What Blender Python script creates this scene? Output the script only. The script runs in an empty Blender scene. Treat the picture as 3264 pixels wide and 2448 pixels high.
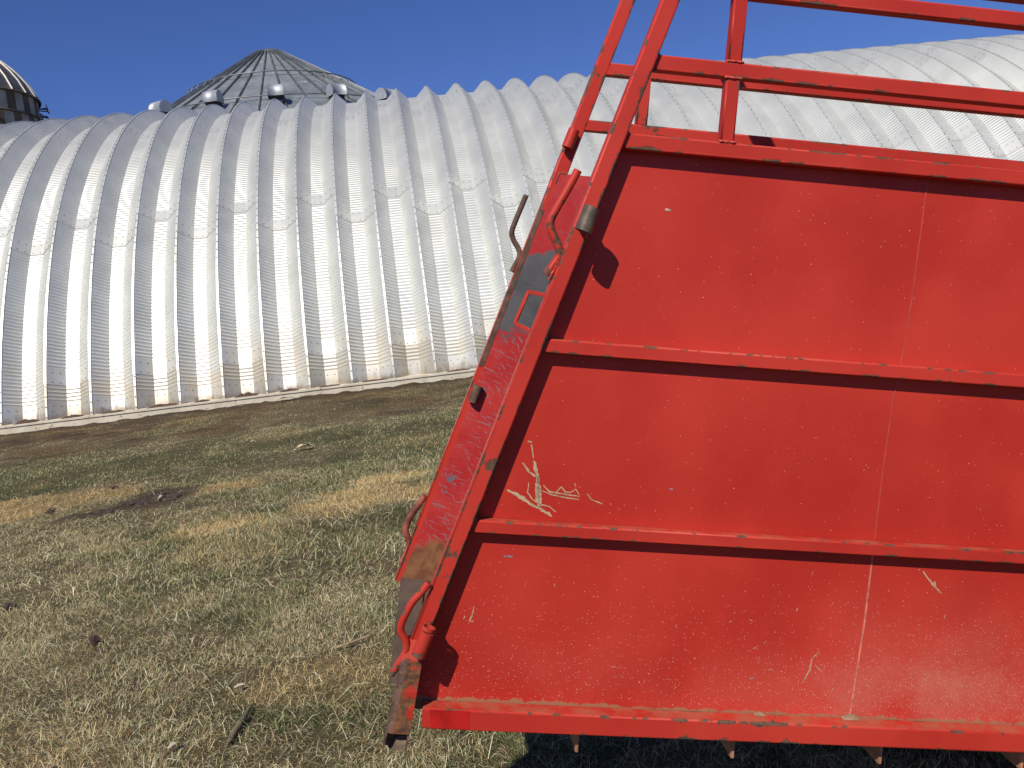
import bpy, bmesh, math, random
import numpy as np
from mathutils import Vector, Matrix

random.seed(7)
RNG = np.random.default_rng(11)
S = bpy.context.scene
C = S.collection
R_ = math.radians

# ------------------------------------------------------------------ camera
CAM_H = 1.6
Fw = Vector((0.0, 0.994762, -0.102223))
Rt = Vector((0.993707, -0.011450, -0.111428))
Up = Vector((0.112015, 0.101580, 0.988501))
cam = bpy.data.cameras.new('camera')
cam.sensor_width = 36.0
cam.lens = 36.0 * 2822.0 / 3264.0
cam.clip_start = 0.05
cam.clip_end = 3000.0
cam_o = bpy.data.objects.new('camera', cam)
C.objects.link(cam_o)
m = Matrix((Rt, Up, -Fw)).transposed().to_4x4()
m.translation = (0, 0, CAM_H)
cam_o.matrix_world = m
S.camera = cam_o

# ------------------------------------------------------------------ light
SUN_EL = 46.8
SUN_AZ = 202.5           # clockwise from +Y
sd = Vector((math.cos(R_(SUN_EL)) * math.sin(R_(SUN_AZ)), math.cos(R_(SUN_EL)) * math.cos(R_(SUN_AZ)), math.sin(R_(SUN_EL))))
sun = bpy.data.lights.new('sun', 'SUN')
sun.energy = 4.6
sun.angle = R_(0.53)
sun.color = (1.0, 0.93, 0.82)
sun_o = bpy.data.objects.new('sun', sun)
C.objects.link(sun_o)
sun_o.location = (-6, -14, 20)
sun_o.rotation_euler = sd.to_track_quat('Z', 'Y').to_euler()

W = bpy.data.worlds.new('World')
S.world = W
W.use_nodes = True
wn = W.node_tree.nodes
wn.clear()
sky = wn.new('ShaderNodeTexSky')
sky.sky_type = 'NISHITA'
sky.sun_disc = False
sky.sun_elevation = R_(SUN_EL)
sky.sun_rotation = R_(SUN_AZ)
sky.altitude = 900.0
sky.air_density = 1.0
sky.dust_density = 0.3
sky.ozone_density = 4.0
bg = wn.new('ShaderNodeBackground')
bg.inputs['Strength'].default_value = 0.075
sky_tint = wn.new('ShaderNodeMix'); sky_tint.data_type = 'RGBA'; sky_tint.blend_type = 'MULTIPLY'
sky_tint.inputs[0].default_value = 1.0
sky_tint.inputs[7].default_value = (0.57, 0.70, 1.17, 1)
wo = wn.new('ShaderNodeOutputWorld')
W.node_tree.links.new(sky.outputs[0], sky_tint.inputs[6])
W.node_tree.links.new(sky_tint.outputs[2], bg.inputs['Color'])
W.node_tree.links.new(bg.outputs[0], wo.inputs['Surface'])

S.view_settings.view_transform = 'Standard'
S.view_settings.look = 'None'
S.view_settings.exposure = 0.0
S.view_settings.gamma = 1.0
S.render.engine = 'CYCLES'
S.cycles.max_bounces = 6


# ------------------------------------------------------------------ helpers
def tag(o, label=None, cat=None, group=None, kind=None):
    if label: o['label'] = label
    if cat: o['category'] = cat
    if group: o['group'] = group
    if kind: o['kind'] = kind
    return o


def thing(name, label, cat, mat=None, group=None):
    o = bpy.data.objects.new(name, None)
    o.empty_display_size = 0.2
    C.objects.link(o)
    if mat is not None: o.matrix_world = mat
    return tag(o, label, cat, group)


def mk(name, verts, faces, mats, parent=None, fm=None, smooth=False, uvs=None):
    me = bpy.data.meshes.new(name)
    me.from_pydata([tuple(v) for v in verts], [], [tuple(f) for f in faces])
    for mt in (mats if isinstance(mats, (list, tuple)) else [mats]):
        me.materials.append(mt)
    if fm is not None:
        me.polygons.foreach_set('material_index', np.array(fm, dtype=np.int32))
    if smooth is True:
        me.polygons.foreach_set('use_smooth', np.ones(len(me.polygons), dtype=bool))
    elif smooth is not False:
        me.polygons.foreach_set('use_smooth', np.array(smooth, dtype=bool))
    if uvs is not None:
        ul = me.uv_layers.new(name='UVMap')
        li = np.zeros(len(me.loops), dtype=np.int32)
        me.loops.foreach_get('vertex_index', li)
        if len(uvs) == len(verts):
            arr = np.array(uvs, dtype=np.float32)[li]
        else:
            arr = np.array(uvs, dtype=np.float32)
        ul.data.foreach_set('uv', arr.ravel())
    me.update()
    o = bpy.data.objects.new(name, me)
    C.objects.link(o)
    if parent is not None:
        o.parent = parent
    return o


class MB:
    """collects shapes into one mesh (per-loop uv)"""
    def __init__(self):
        self.v = []; self.f = []; self.uv = []; self.fm = []; self.sm = []

    def face(self, idx, uv=None, mi=0, smooth=False):
        self.f.append(tuple(idx)); self.fm.append(mi); self.sm.append(smooth)
        self.uv.extend(uv if uv else [(0.0, 0.5)] * len(idx))

    def add(self, pts):
        b = len(self.v); self.v.extend([tuple(p) for p in pts]); return b

    def hexa(self, p, mi=0):
        """8 points: 0-3 ring a, 4-7 ring b"""
        b = self.add(p)
        for q in ((3, 2, 1, 0), (4, 5, 6, 7), (0, 1, 5, 4), (1, 2, 6, 5), (2, 3, 7, 6), (3, 0, 4, 7)):
            self.face([b + k for k in q], [(0, .2), (.05, .2), (.05, .8), (0, .8)], mi)

    def box(self, lo, hi, mi=0):
        x0, y0, z0 = lo; x1, y1, z1 = hi
        self.hexa([(x0, y0, z0), (x1, y0, z0), (x1, y1, z0), (x0, y1, z0), (x0, y0, z1), (x1, y0, z1), (x1, y1, z1), (x0, y1, z1)], mi)

    def beam(self, a, b, w, d, depth=(0, 1, 0), ch=0.004, mi=0, enda=None, endb=None, open_end=False):
        """square tube: axis a-b, w across, d along depth; rounded edges; end planes as normals"""
        a = Vector(a); b = Vector(b); ax = (b - a); L = ax.length; ax.normalize()
        dp = Vector(depth); dp = (dp - ax * dp.dot(ax)).normalized()
        si = dp.cross(ax).normalized()
        prof = []
        for sx, sy in ((-1, -1), (1, -1), (1, 1), (-1, 1)):
            cx, cy = sx * (w / 2 - ch), sy * (d / 2 - ch)
            a0 = math.atan2(sy, sx) - math.pi / 4
            for k in range(4):
                t = a0 + k * math.pi / 6
                prof.append((cx + ch * math.cos(t), cy + ch * math.sin(t)))
        n = len(prof)

        def cut(P, o, nrm):
            if nrm is None: return P
            nv = Vector(nrm); return P + ax * ((o - P).dot(nv) / ax.dot(nv))
        ra = [cut(a + si * x + dp * y, a, enda) for x, y in prof]
        rb = [cut(b + si * x + dp * y, b, endb) for x, y in prof]
        bi = self.add(ra + rb)
        for k in range(n):
            k2 = (k + 1) % n
            flat = (k % 4 == 3)
            v0, v1 = (0.0, 1.0) if flat else (0.0, 0.0)
            self.face([bi + k, bi + k2, bi + n + k2, bi + n + k], [(0, v0), (0, v1), (L, v1), (L, v0)], mi, not flat)
        self.face([bi + k for k in reversed(range(n))], [(0, 0.02)] * n, mi)
        if not open_end:
            self.face([bi + n + k for k in range(n)], [(L, 0.02)] * n, mi)

    def tube(self, pts, r, n=12, mi=0, cap=True, rr=None):
        pts = [Vector(p) for p in pts]
        base = None; prev = None; rings = []
        for i, p in enumerate(pts):
            t = (pts[min(i + 1, len(pts) - 1)] - pts[max(i - 1, 0)]).normalized()
            if prev is None:
                s = t.orthogonal().normalized()
            else:
                s = (prev - t * prev.dot(t)).normalized()
            prev = s; q = t.cross(s)
            rad = rr[i] if rr else r
            rings.append(self.add([p + (s * math.cos(2 * math.pi * k / n) + q * math.sin(2 * math.pi * k / n)) * rad for k in range(n)]))
        d = 0.0
        for i in range(len(pts) - 1):
            l = (pts[i + 1] - pts[i]).length
            for k in range(n):
                k2 = (k + 1) % n
                self.face([rings[i] + k, rings[i] + k2, rings[i + 1] + k2, rings[i + 1] + k], [(d, .5), (d, .5), (d + l, .5), (d + l, .5)], mi, True)
            d += l
        if cap:
            c0 = self.add([self.v[rings[0] + k] for k in range(n)]); c1 = self.add([self.v[rings[-1] + k] for k in range(n)])
            self.face([c0 + k for k in reversed(range(n))], None, mi)
            self.face([c1 + k for k in range(n)], None, mi)

    def pipe(self, a, b, ro, ri, n=24, mi=0):
        """hollow pipe"""
        a = Vector(a); b = Vector(b); t = (b - a).normalized(); s = t.orthogonal().normalized(); q = t.cross(s)
        cs = [(math.cos(2 * math.pi * k / n), math.sin(2 * math.pi * k / n)) for k in range(n)]
        rg = [(a, ro), (b, ro), (b, ri), (a, ri)]
        for j in range(4):
            A = self.add([rg[j][0] + (s * c + q * d) * rg[j][1] for c, d in cs])
            B = self.add([rg[(j + 1) % 4][0] + (s * c + q * d) * rg[(j + 1) % 4][1] for c, d in cs])
            for k in range(n):
                k2 = (k + 1) % n
                self.face([A + k, A + k2, B + k2, B + k], None, mi, j in (0, 2))

    def ribbon(self, pts, w, y, mi=0):
        """flat stroke lying on a chute wall (local x, z plane) at depth y; width per point jitters"""
        pts = [Vector((p[0], 0, p[1])) for p in pts]
        fine = []
        for i in range(len(pts) - 1):
            k = max(2, int((pts[i + 1] - pts[i]).length / 0.006))
            for j in range(k):
                fine.append(pts[i].lerp(pts[i + 1], j / k))
        fine.append(pts[-1])
        L = []
        N = len(fine)
        for i, p in enumerate(fine):
            t = (fine[min(i + 1, N - 1)] - fine[max(i - 1, 0)]).normalized()
            nn = Vector((-t.z, 0, t.x))
            ww = w * (0.35 + 0.65 * math.sin(math.pi * (i + .6) / (N + .2)) ** .5) * random.uniform(.55, 1.25)
            off = nn * random.uniform(-.15, .15) * w
            L.append((p + nn * ww / 2 + off, p - nn * ww / 2 + off))
        b = self.add([(q.x, y, q.z) for pr in L for q in pr])
        for i in range(N - 1):
            self.face([b + 2 * i, b + 2 * i + 1, b + 2 * i + 3, b + 2 * i + 2], None, mi)

    def build(self, name, mats, parent=None):
        return mk(name, self.v, self.f, mats, parent, self.fm, self.sm, self.uv)


def mat(name):
    m = bpy.data.materials.new(name)
    m.use_nodes = True
    nt = m.node_tree
    b = nt.nodes['Principled BSDF']
    return m, nt, b


def N(nt, typ, **kw):
    n = nt.nodes.new(typ)
    for k, v in kw.items():
        if k.startswith('i_'):
            key = k[2:].replace('_', ' ')
            n.inputs[int(key) if key.isdigit() else key].default_value = v
        else:
            setattr(n, k, v)
    return n


def L(nt, a, b): nt.links.new(a, b)


def math_n(nt, op, a, b=None, c=None, clamp=False):
    n = nt.nodes.new('ShaderNodeMath'); n.operation = op; n.use_clamp = clamp
    for i, x in enumerate((a, b, c)):
        if x is None: continue
        if isinstance(x, (int, float)): n.inputs[i].default_value = x
        else: nt.links.new(x, n.inputs[i])
    return n.outputs[0]


def smooth_n(nt, x, lo, hi):
    n = nt.nodes.new('ShaderNodeMapRange'); n.interpolation_type = 'SMOOTHSTEP'
    n.inputs['From Min'].default_value = lo; n.inputs['From Max'].default_value = hi
    nt.links.new(x, n.inputs['Value'])
    return n.outputs['Result']


def mixc(nt, f, a, b):
    n = nt.nodes.new('ShaderNodeMix'); n.data_type = 'RGBA'
    if isinstance(f, (int, float)): n.inputs[0].default_value = f
    else: nt.links.new(f, n.inputs[0])
    for s, x in ((6, a), (7, b)):
        if isinstance(x, tuple): n.inputs[s].default_value = (*x, 1)
        else: nt.links.new(x, n.inputs[s])
    return n.outputs[2]


def noise(nt, vec, scale, detail=4.0, rough=0.55, dist=0.0):
    n = nt.nodes.new('ShaderNodeTexNoise')
    n.inputs['Scale'].default_value = scale; n.inputs['Detail'].default_value = detail
    n.inputs['Roughness'].default_value = rough; n.inputs['Distortion'].default_value = dist
    if vec is not None: nt.links.new(vec, n.inputs['Vector'])
    return n.outputs['Fac']


def simple(name, col, rough=0.6, metal=0.0, var=0.15, scale=8.0, bump=0.0, bscale=60.0):
    m, nt, b = mat(name)
    tc = N(nt, 'ShaderNodeTexCoord')
    f = noise(nt, tc.outputs['Object'], scale, 5)
    lo = tuple(c * (1 - var) for c in col); hi = tuple(min(1, c * (1 + var)) for c in col)
    L(nt, mixc(nt, smooth_n(nt, f, .3, .7), lo, hi), b.inputs['Base Color'])
    b.inputs['Roughness'].default_value = rough
    b.inputs['Metallic'].default_value = metal
    if bump:
        bp = N(nt, 'ShaderNodeBump'); bp.inputs['Strength'].default_value = 1.0; bp.inputs['Distance'].default_value = bump
        L(nt, noise(nt, tc.outputs['Object'], bscale, 4), bp.inputs['Height'])
        L(nt, bp.outputs[0], b.inputs['Normal'])
    return m


# ------------------------------------------------------------------ red paint family
RED = (0.425, 0.026, 0.016)
RED2 = (0.52, 0.042, 0.026)
RUST = (0.085, 0.050, 0.030)
RUSTO = (0.22, 0.085, 0.035)


def red_paint(name, chip=0.70, edge=0.16, panel=False, dust=0.25, rusty=None, rough=0.42):
    m, nt, b = mat(name)
    tc = N(nt, 'ShaderNodeTexCoord')
    ob = tc.outputs['Object']
    n1 = noise(nt, ob, 2.3, 3, .5)
    base = mixc(nt, smooth_n(nt, n1, .32, .68), RED, RED2)
    n2 = noise(nt, ob, 55, 3, .6)
    base = mixc(nt, math_n(nt, 'MULTIPLY', smooth_n(nt, n2, .5, .8), .10), base, (0.52, 0.085, 0.06))
    sep = N(nt, 'ShaderNodeSeparateXYZ'); L(nt, ob, sep.inputs[0])
    # dust film
    n3 = noise(nt, ob, 4.1, 5, .6)
    if panel:
        gx = smooth_n(nt, sep.outputs['X'], 0.45, 1.15)
        gz = math_n(nt, 'SUBTRACT', 1.0, smooth_n(nt, sep.outputs['Z'], 0.15, 0.55))
        g = math_n(nt, 'ADD', math_n(nt, 'MULTIPLY', math_n(nt, 'MULTIPLY', gx, gz), .75), math_n(nt, 'ADD', .02, math_n(nt, 'MULTIPLY', gz, .12)))
        band = smooth_n(nt, math_n(nt, 'ABSOLUTE', math_n(nt, 'SUBTRACT', sep.outputs['Z'], 0.18)), .13, .02)
        g = math_n(nt, 'MULTIPLY', g, math_n(nt, 'ADD', .6, math_n(nt, 'MULTIPLY', band, .6)))
        dd = math_n(nt, 'MULTIPLY', g, smooth_n(nt, n3, .28, .7))
        base = mixc(nt, math_n(nt, 'MULTIPLY', dd, .85), base, (0.56, 0.16, 0.11))
        # splash specks
        for sc, thr, amt in ((40, .10, .26), (80, .15, .34), (150, .22, .42)):
            vo = N(nt, 'ShaderNodeTexVoronoi'); vo.inputs['Scale'].default_value = sc; vo.inputs['Randomness'].default_value = 1
            vo.voronoi_dimensions = '2D'
            cv = N(nt, 'ShaderNodeCombineXYZ'); L(nt, sep.outputs['X'], cv.inputs[0]); L(nt, sep.outputs['Z'], cv.inputs[1])
            L(nt, cv.outputs[0], vo.inputs['Vector'])
            sc_ = N(nt, 'ShaderNodeSeparateColor'); L(nt, vo.outputs['Color'], sc_.inputs[0])
            prob = math_n(nt, 'ADD', math_n(nt, 'MULTIPLY', g, amt * 1.5), math_n(nt, 'MULTIPLY', gz, amt * .42))
            prob = math_n(nt, 'ADD', prob, amt * .035)
            keep = math_n(nt, 'LESS_THAN', sc_.outputs[0], prob)
            rad = math_n(nt, 'MULTIPLY', sc_.outputs[1], thr)
            spot = math_n(nt, 'MULTIPLY', keep, smooth_n(nt, math_n(nt, 'SUBTRACT', rad, vo.outputs['Distance']), 0.0, .05))
            base = mixc(nt, math_n(nt, 'MULTIPLY', spot, .8), base, (0.68, 0.33, 0.25))
        # dirt caught along the top of each rail and at the sheet's foot
        ft = noise(nt, ob, 34, 4, .6)
        hz = math_n(nt, 'SUBTRACT', math_n(nt, 'SUBTRACT', sep.outputs['Z'], 0.092), math_n(nt, 'MULTIPLY', ft, .040))
        foot = smooth_n(nt, hz, -.004, -.010)
        base = mixc(nt, math_n(nt, 'MULTIPLY', foot, .75), base, (0.30, 0.19, 0.10))
    else:
        base = mixc(nt, math_n(nt, 'MULTIPLY', smooth_n(nt, n3, .45, .75), dust), base, (0.40, 0.085, 0.055))
        gn = N(nt, 'ShaderNodeNewGeometry'); sn = N(nt, 'ShaderNodeSeparateXYZ'); L(nt, gn.outputs['Normal'], sn.inputs[0])
        top = math_n(nt, 'MULTIPLY', smooth_n(nt, sn.outputs['Z'], .75, .93), smooth_n(nt, noise(nt, ob, 13, 5, .65), .36, .62))
        base = mixc(nt, math_n(nt, 'MULTIPLY', top, .55), base, (0.36, 0.15, 0.085))
    # chips and edge rust (uv v runs across each face)
    uv = N(nt, 'ShaderNodeUVMap'); uv.uv_map = 'UVMap'
    su = N(nt, 'ShaderNodeSeparateXYZ'); L(nt, uv.outputs[0], su.inputs[0])
    e = math_n(nt, 'MULTIPLY', math_n(nt, 'ABSOLUTE', math_n(nt, 'SUBTRACT', su.outputs['Y'], .5)), 2.0)
    e = math_n(nt, 'POWER', math_n(nt, 'MINIMUM', e, 1.0), 7.0)
    nc = noise(nt, ob, 19, 7, .66)
    nl = noise(nt, ob, 5.5, 2, .5)
    sig = math_n(nt, 'ADD', math_n(nt, 'ADD', nc, math_n(nt, 'MULTIPLY', math_n(nt, 'SUBTRACT', nl, .5), .50)), math_n(nt, 'MULTIPLY', e, edge))
    if rusty is not None:
        rz0, rz1, amt = rusty
        sig = math_n(nt, 'ADD', sig, math_n(nt, 'MULTIPLY', smooth_n(nt, sep.outputs['Z'], rz0, rz1), amt))
    cm = smooth_n(nt, sig, chip, chip + .025)
    rc = mixc(nt, smooth_n(nt, noise(nt, ob, 70, 3), .35, .65), RUST, RUSTO if rusty is not None else (0.13, 0.075, 0.05))
    L(nt, mixc(nt, cm, base, rc), b.inputs['Base Color'])
    L(nt, math_n(nt, 'ADD', rough, math_n(nt, 'MULTIPLY', cm, .35)), b.inputs['Roughness'])
    b.inputs['Specular IOR Level'].default_value = .25
    bp = N(nt, 'ShaderNodeBump'); bp.inputs['Strength'].default_value = .6; bp.inputs['Distance'].default_value = .0012
    L(nt, math_n(nt, 'ADD', math_n(nt, 'MULTIPLY', noise(nt, ob, 130, 3), .25), math_n(nt, 'MULTIPLY', cm, -.9)), bp.inputs['Height'])
    if panel:
        b2 = N(nt, 'ShaderNodeBump'); b2.inputs['Strength'].default_value = 1; b2.inputs['Distance'].default_value = .012
        L(nt, noise(nt, ob, 2.2, 2), b2.inputs['Height']); L(nt, b2.outputs[0], bp.inputs['Normal'])
    L(nt, bp.outputs[0], b.inputs['Normal'])
    return m


M_panel = red_paint('red_sheet', chip=.83, edge=0.0, panel=True)
M_rail = red_paint('red_rail', chip=.69, edge=.15, dust=.08, rough=.5)
M_post = red_paint('red_post', chip=.685, edge=.15, dust=.08, rough=.5)
M_stub = red_paint('red_stub', chip=.60, edge=.22, rusty=(.31, .04, .15), dust=.7, rough=.6)
M_hook = red_paint('red_hook', chip=.585, edge=.0, dust=.5)
M_sleeve = red_paint('sleeve_rusted', chip=.545, edge=.0, dust=.5)
M_fpost = red_paint('far_post_red', chip=.68, edge=.15)
M_rusty = simple('rusty_steel', (0.105, 0.062, 0.040), .75, 0.0, .45, 30, .0008, 120)
M_rusto = simple('rust_red_steel', (0.25, 0.065, 0.04), .7, 0.0, .5, 24, .0008, 120)
M_pipe = simple('worn_pipe', (0.16, 0.115, 0.085), .5, .35, .4, 26, .0005, 140)
M_tan = simple('tan_primer', (0.43, 0.32, 0.19), .8, 0, .25, 60)
M_pink = simple('dust_line', (0.56, 0.17, 0.12), .8, 0, .3, 60)
M_blue = simple('grey_chip', (0.24, 0.19, 0.22), .6, 0, .3, 60)
M_weld = simple('weld_red', (0.55, 0.07, 0.05), .4, 0, .25, 90, .002, 160)
M_floor = simple('floor_steel', (0.10, 0.06, 0.045), .8, 0, .4, 12)
M_slat = simple('cross_bar_steel', (0.36, 0.17, 0.09), .75, 0, .35, 20)
M_frust = simple('foot_rust', (0.125, 0.068, 0.048), .75, 0, .5, 34, .001, 120)
M_board = simple('weathered_plate', (0.105, 0.070, 0.052), .8, 0, .3, 14, .001, 90)
M_mudin = simple('dried_mud', (0.30, 0.19, 0.11), .95, 0, .3, 30, .004, 60)
M_fresh = simple('touched_up_red', (0.40, 0.012, 0.010), .35, 0, .2, 20)


def far_panel_mat():
    m, nt, b = mat('worn_inner_sheet')
    tc = N(nt, 'ShaderNodeTexCoord'); ob = tc.outputs['Object']
    sep = N(nt, 'ShaderNodeSeparateXYZ'); L(nt, ob, sep.inputs[0])
    z = sep.outputs['Z']
    n1 = noise(nt, ob, 9, 5, .6)
    red = mixc(nt, smooth_n(nt, n1, .35, .65), (0.42, 0.018, 0.018), (0.50, 0.036, 0.030))
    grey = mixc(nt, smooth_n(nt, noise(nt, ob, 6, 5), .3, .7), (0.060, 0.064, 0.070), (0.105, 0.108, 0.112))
    # rub marks: stretched noise
    mp = N(nt, 'ShaderNodeMapping', vector_type='TEXTURE'); mp.inputs['Scale'].default_value = (1 / 6, 1, 1 / 46); mp.inputs['Rotation'].default_value = (0, .30, 0); L(nt, ob, mp.inputs[0])
    st = noise(nt, mp.outputs[0], 3.0, 6, .65, .6)
    mp2 = N(nt, 'ShaderNodeMapping', vector_type='TEXTURE'); mp2.inputs['Scale'].default_value = (1 / 9, 1, 1 / 60); mp2.inputs['Rotation'].default_value = (0, 1.05, 0); L(nt, ob, mp2.inputs[0])
    st2 = noise(nt, mp2.outputs[0], 2.2, 6, .65, .8)
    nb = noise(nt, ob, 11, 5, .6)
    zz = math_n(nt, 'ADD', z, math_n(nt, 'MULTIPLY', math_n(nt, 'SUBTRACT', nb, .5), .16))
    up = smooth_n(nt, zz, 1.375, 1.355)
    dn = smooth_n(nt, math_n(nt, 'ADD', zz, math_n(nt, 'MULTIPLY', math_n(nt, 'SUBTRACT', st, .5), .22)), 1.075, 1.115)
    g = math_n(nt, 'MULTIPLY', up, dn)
    low = smooth_n(nt, z, 1.15, 1.05)
    sc = math_n(nt, 'MAXIMUM', smooth_n(nt, st, .585, .61), smooth_n(nt, st2, .60, .62))
    sc = math_n(nt, 'MULTIPLY', sc, math_n(nt, 'ADD', .18, math_n(nt, 'MULTIPLY', low, .55)))
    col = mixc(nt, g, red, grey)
    col = mixc(nt, sc, col, (0.21, 0.18, 0.20))
    blot = smooth_n(nt, noise(nt, ob, 15, 5, .6), .66, .69)
    bl = math_n(nt, 'MULTIPLY', blot, low)
    col = mixc(nt, bl, col, (0.15, 0.13, 0.145))
    # brown rust at the foot
    rz = smooth_n(nt, math_n(nt, 'ADD', z, math_n(nt, 'MULTIPLY', math_n(nt, 'SUBTRACT', nb, .5), .16)), .385, .345)
    col = mixc(nt, rz, col, mixc(nt, smooth_n(nt, noise(nt, ob, 30, 4), .35, .65), (0.17, 0.065, 0.03), (0.27, 0.12, 0.05)))
    L(nt, col, b.inputs['Base Color'])
    b.inputs['Roughness'].default_value = .5
    return m


M_far = far_panel_mat()

# ------------------------------------------------------------------ cattle chute
p0 = Vector((0.22077592, 2.32467393, -0.26391115 + CAM_H))
CX = Vector((0.98021637, 0.05854048, -0.18907376))
CN = Vector((-0.05958419, 0.99822327, 0.00016431))
CY = Vector((0.18874744, 0.01110474, 0.98196287))
cm_ = Matrix((CX, CN, CY)).transposed().to_4x4()
cm_.translation = p0 - CY * 1.0
chute = thing('cattle_chute', 'large red steel livestock loading chute with solid sheet sides and a raked end frame', 'cattle chute', cm_)


def P(x, y, z):
    """wall coords: x along, y up from the rail datum, z depth -> chute local"""
    return Vector((x, z, y + 1.0))


XR = 2.15            # right end of the chute
el = lambda y: .305 * y - .2214      # end post left edge
er = lambda y: .305 * y - .1745      # end post right edge
ec = lambda y: .5 * (el(y) + er(y))
W_IN = .62           # depth of the far inner sheet
PZ = .038            # depth of the near sheet's outer face


def rail(name, y0, y1, x0, z0, z1, mt, x1=XR, slant=True, ch=.0045):
    b = MB()
    yc = (y0 + y1) / 2
    end = Vector((1, 0, -.305)).normalized() if slant else None
    b.beam(P(x0, yc, (z0 + z1) / 2), P(x1, yc, (z0 + z1) / 2), y1 - y0, z1 - z0, (0, 1, 0), ch, 0, end, None)
    return b.build(name, mt, chute)


# near sheet, its scrapes and its seam
b = MB()
pts = [(ec(-.93), -.93), (XR, -.93), (XR, .634), (ec(.634), .634)]
b.hexa([P(x, y, PZ) for x, y in pts] + [P(x, y, PZ + .003) for x, y in pts])
sc = b
zt = PZ - .0006
strokes = [
    ([(-.1539, -.1775), (-.1455, -.2148)], .004), ([(-.1440, -.222), (-.1334, -.2539), (-.1254, -.2861), (-.1161, -.345)], .0085),
    ([(-.1300, -.262), (-.1262, -.300), (-.121, -.350)], .007),
    ([(-.1738, -.2294), (-.155, -.2535), (-.1343, -.2649)], .005),
    ([(-.2101, -.306), (-.1804, -.3187), (-.1464, -.3385), (-.1051, -.3579), (-.0822, -.3712)], .0085),
    ([(-.1527, -.2824), (-.1541, -.3098), (-.1401, -.3272), (-.1191, -.3405), (-.0917, -.3443), (-.0723, -.3596)], .003),
    ([(-.1127, -.2872), (-.095, -.3043), (-.0621, -.3077), (-.0128, -.3119)], .0035),
    ([(-.077, -.3031), (-.0637, -.2895), (-.0518, -.3016), (-.0372, -.3025), (-.0235, -.2925), (-.0131, -.3083)], .0032),
    ([(-.1206, -.3004), (-.0908, -.3113), (-.0578, -.3166), (-.0138, -.3211)], .003),
    ([(.0083, -.3033), (.0224, -.3189), (.0525, -.3288)], .003),
    ([(-.1346, -.2831), (-.1266, -.3373)], .0045),
    ([(.7054, -.7119), (.6867, -.7341), (.6844, -.7676), (.6673, -.8049)], .0035), ([(.6977, -.7517), (.7212, -.7719)], .002),
    ([(.9799, -.464), (.9936, -.4797), (1.0128, -.5), (1.0412, -.5257)], .004),
    ([(-.2745, -.6323), (-.2783, -.6572), (-.2841, -.675), (-.2727, -.6759)], .004), ([(-.2979, -.6611), (-.3013, -.6715)], .003),
    ([(.150, .4735), (.1588, .4727), (.166, .4727)], .008), ([(1.0195, -.492), (1.0195, -.5042)], .008),
    ([(-.028, -.276), (-.025, -.287)], .002), ([(-.165, -.170), (-.152, -.1725)], .003),
]
for pl, w in strokes:
    sc.ribbon([(x, y + 1.0) for x, y in pl], w * 1.2, zt, 1)
for k in range(26):      # fine nicks along the sheet
    x = random.uniform(-.1, 1.2); y = random.uniform(-.85, -.45); a = random.uniform(-.6, 2.2); l = random.uniform(.004, .014)
    sc.ribbon([(x, y + 1), (x + l * math.cos(a), y + 1 + l * math.sin(a))], .0018, zt, 1)
gc = b
for (x, y, l) in ((-.1926, -.4897, .012), (.2391, -.2767, .004), (.52, -.80, .006)):
    gc.ribbon([(x - l, y + 1), (x + l, y + 1.001)], .006, zt, 2)
dm = b
for (x, w, h) in ((.816, .026, .010), (.55, .016, .005)):
    q = [P(x - w, -.9, PZ - .0015), P(x + w, -.9, PZ - .0015), P(x + w * .25, -.9 + h, PZ - .0015), P(x - w * .25, -.9 + h, PZ - .0015)]
    q2 = [P(x - w, -.9, PZ - .02), P(x + w, -.9, PZ - .02), P(x + w * .25, -.9 + h, PZ - .004), P(x - w * .25, -.9 + h, PZ - .004)]
    dm.hexa(q + q2, 3)
panel = b.build('side_panel', [M_panel, M_tan, M_blue, M_mudin], chute)
sm = MB()
sp = [(.859, .612), (.8555, .40), (.852, .20), (.834, .0), (.829, -.20), (.828, -.42), (.8275, -.62), (.816, -.90)]
fr = [MB().v]
for i in range(len(sp) - 1):
    (xa, ya), (xb, yb) = sp[i], sp[i + 1]
    w0 = .0016 if ya > -.4 else .0024
    sm.hexa([P(xa - w0, ya, PZ + .0005), P(xa + w0, ya, PZ + .0005), P(xa + w0, ya, PZ - .0014), P(xa - w0, ya, PZ - .0014),
             P(xb - w0, yb, PZ + .0005), P(xb + w0, yb, PZ + .0005), P(xb + w0, yb, PZ - .0014), P(xb - w0, yb, PZ - .0014)], 0 if ya > -.42 else 1)
sm.build('sheet_seam', [simple('seam_filler', (0.47, 0.062, 0.046), .5, 0, .12, 40), M_pink], panel)


# near rails
rail('top_rail', 1.0227, 1.0598, er(1.04), 0, .038, M_rail)
rail('guard_rail', .8193, .8576, er(.838) + .001, 0, .038, M_rail)
rail('panel_top_rail', .6153, .6545, er(.635) + .001, 0, PZ - .0003, M_rail)
rail('stiffener_rail', .0734, .1097, er(.09) + .001, .001, PZ - .0003, M_rail)
rail('stiffener_rail', -.4191, -.3850, er(-.40) + .001, .001, PZ - .0003, M_rail)
br = MB()
br.beam(P(-.395, -.9297, .0085), P(XR, -.9297, .0085), .0575, .057, (0, 1, 0), .005)
bot = br.build('bottom_rail', M_rail, chute)
pf = MB()
q = [(-.376, -.9035), (-.2676, -.9035), (-.2655, -.9545), (-.3682, -.9545)]
pf.hexa([P(x, y, -.0206) for x, y in q] + [P(x, y, -.0196) for x, y in q])
pf.build('touched_up_patch', M_fresh, bot)

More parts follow.
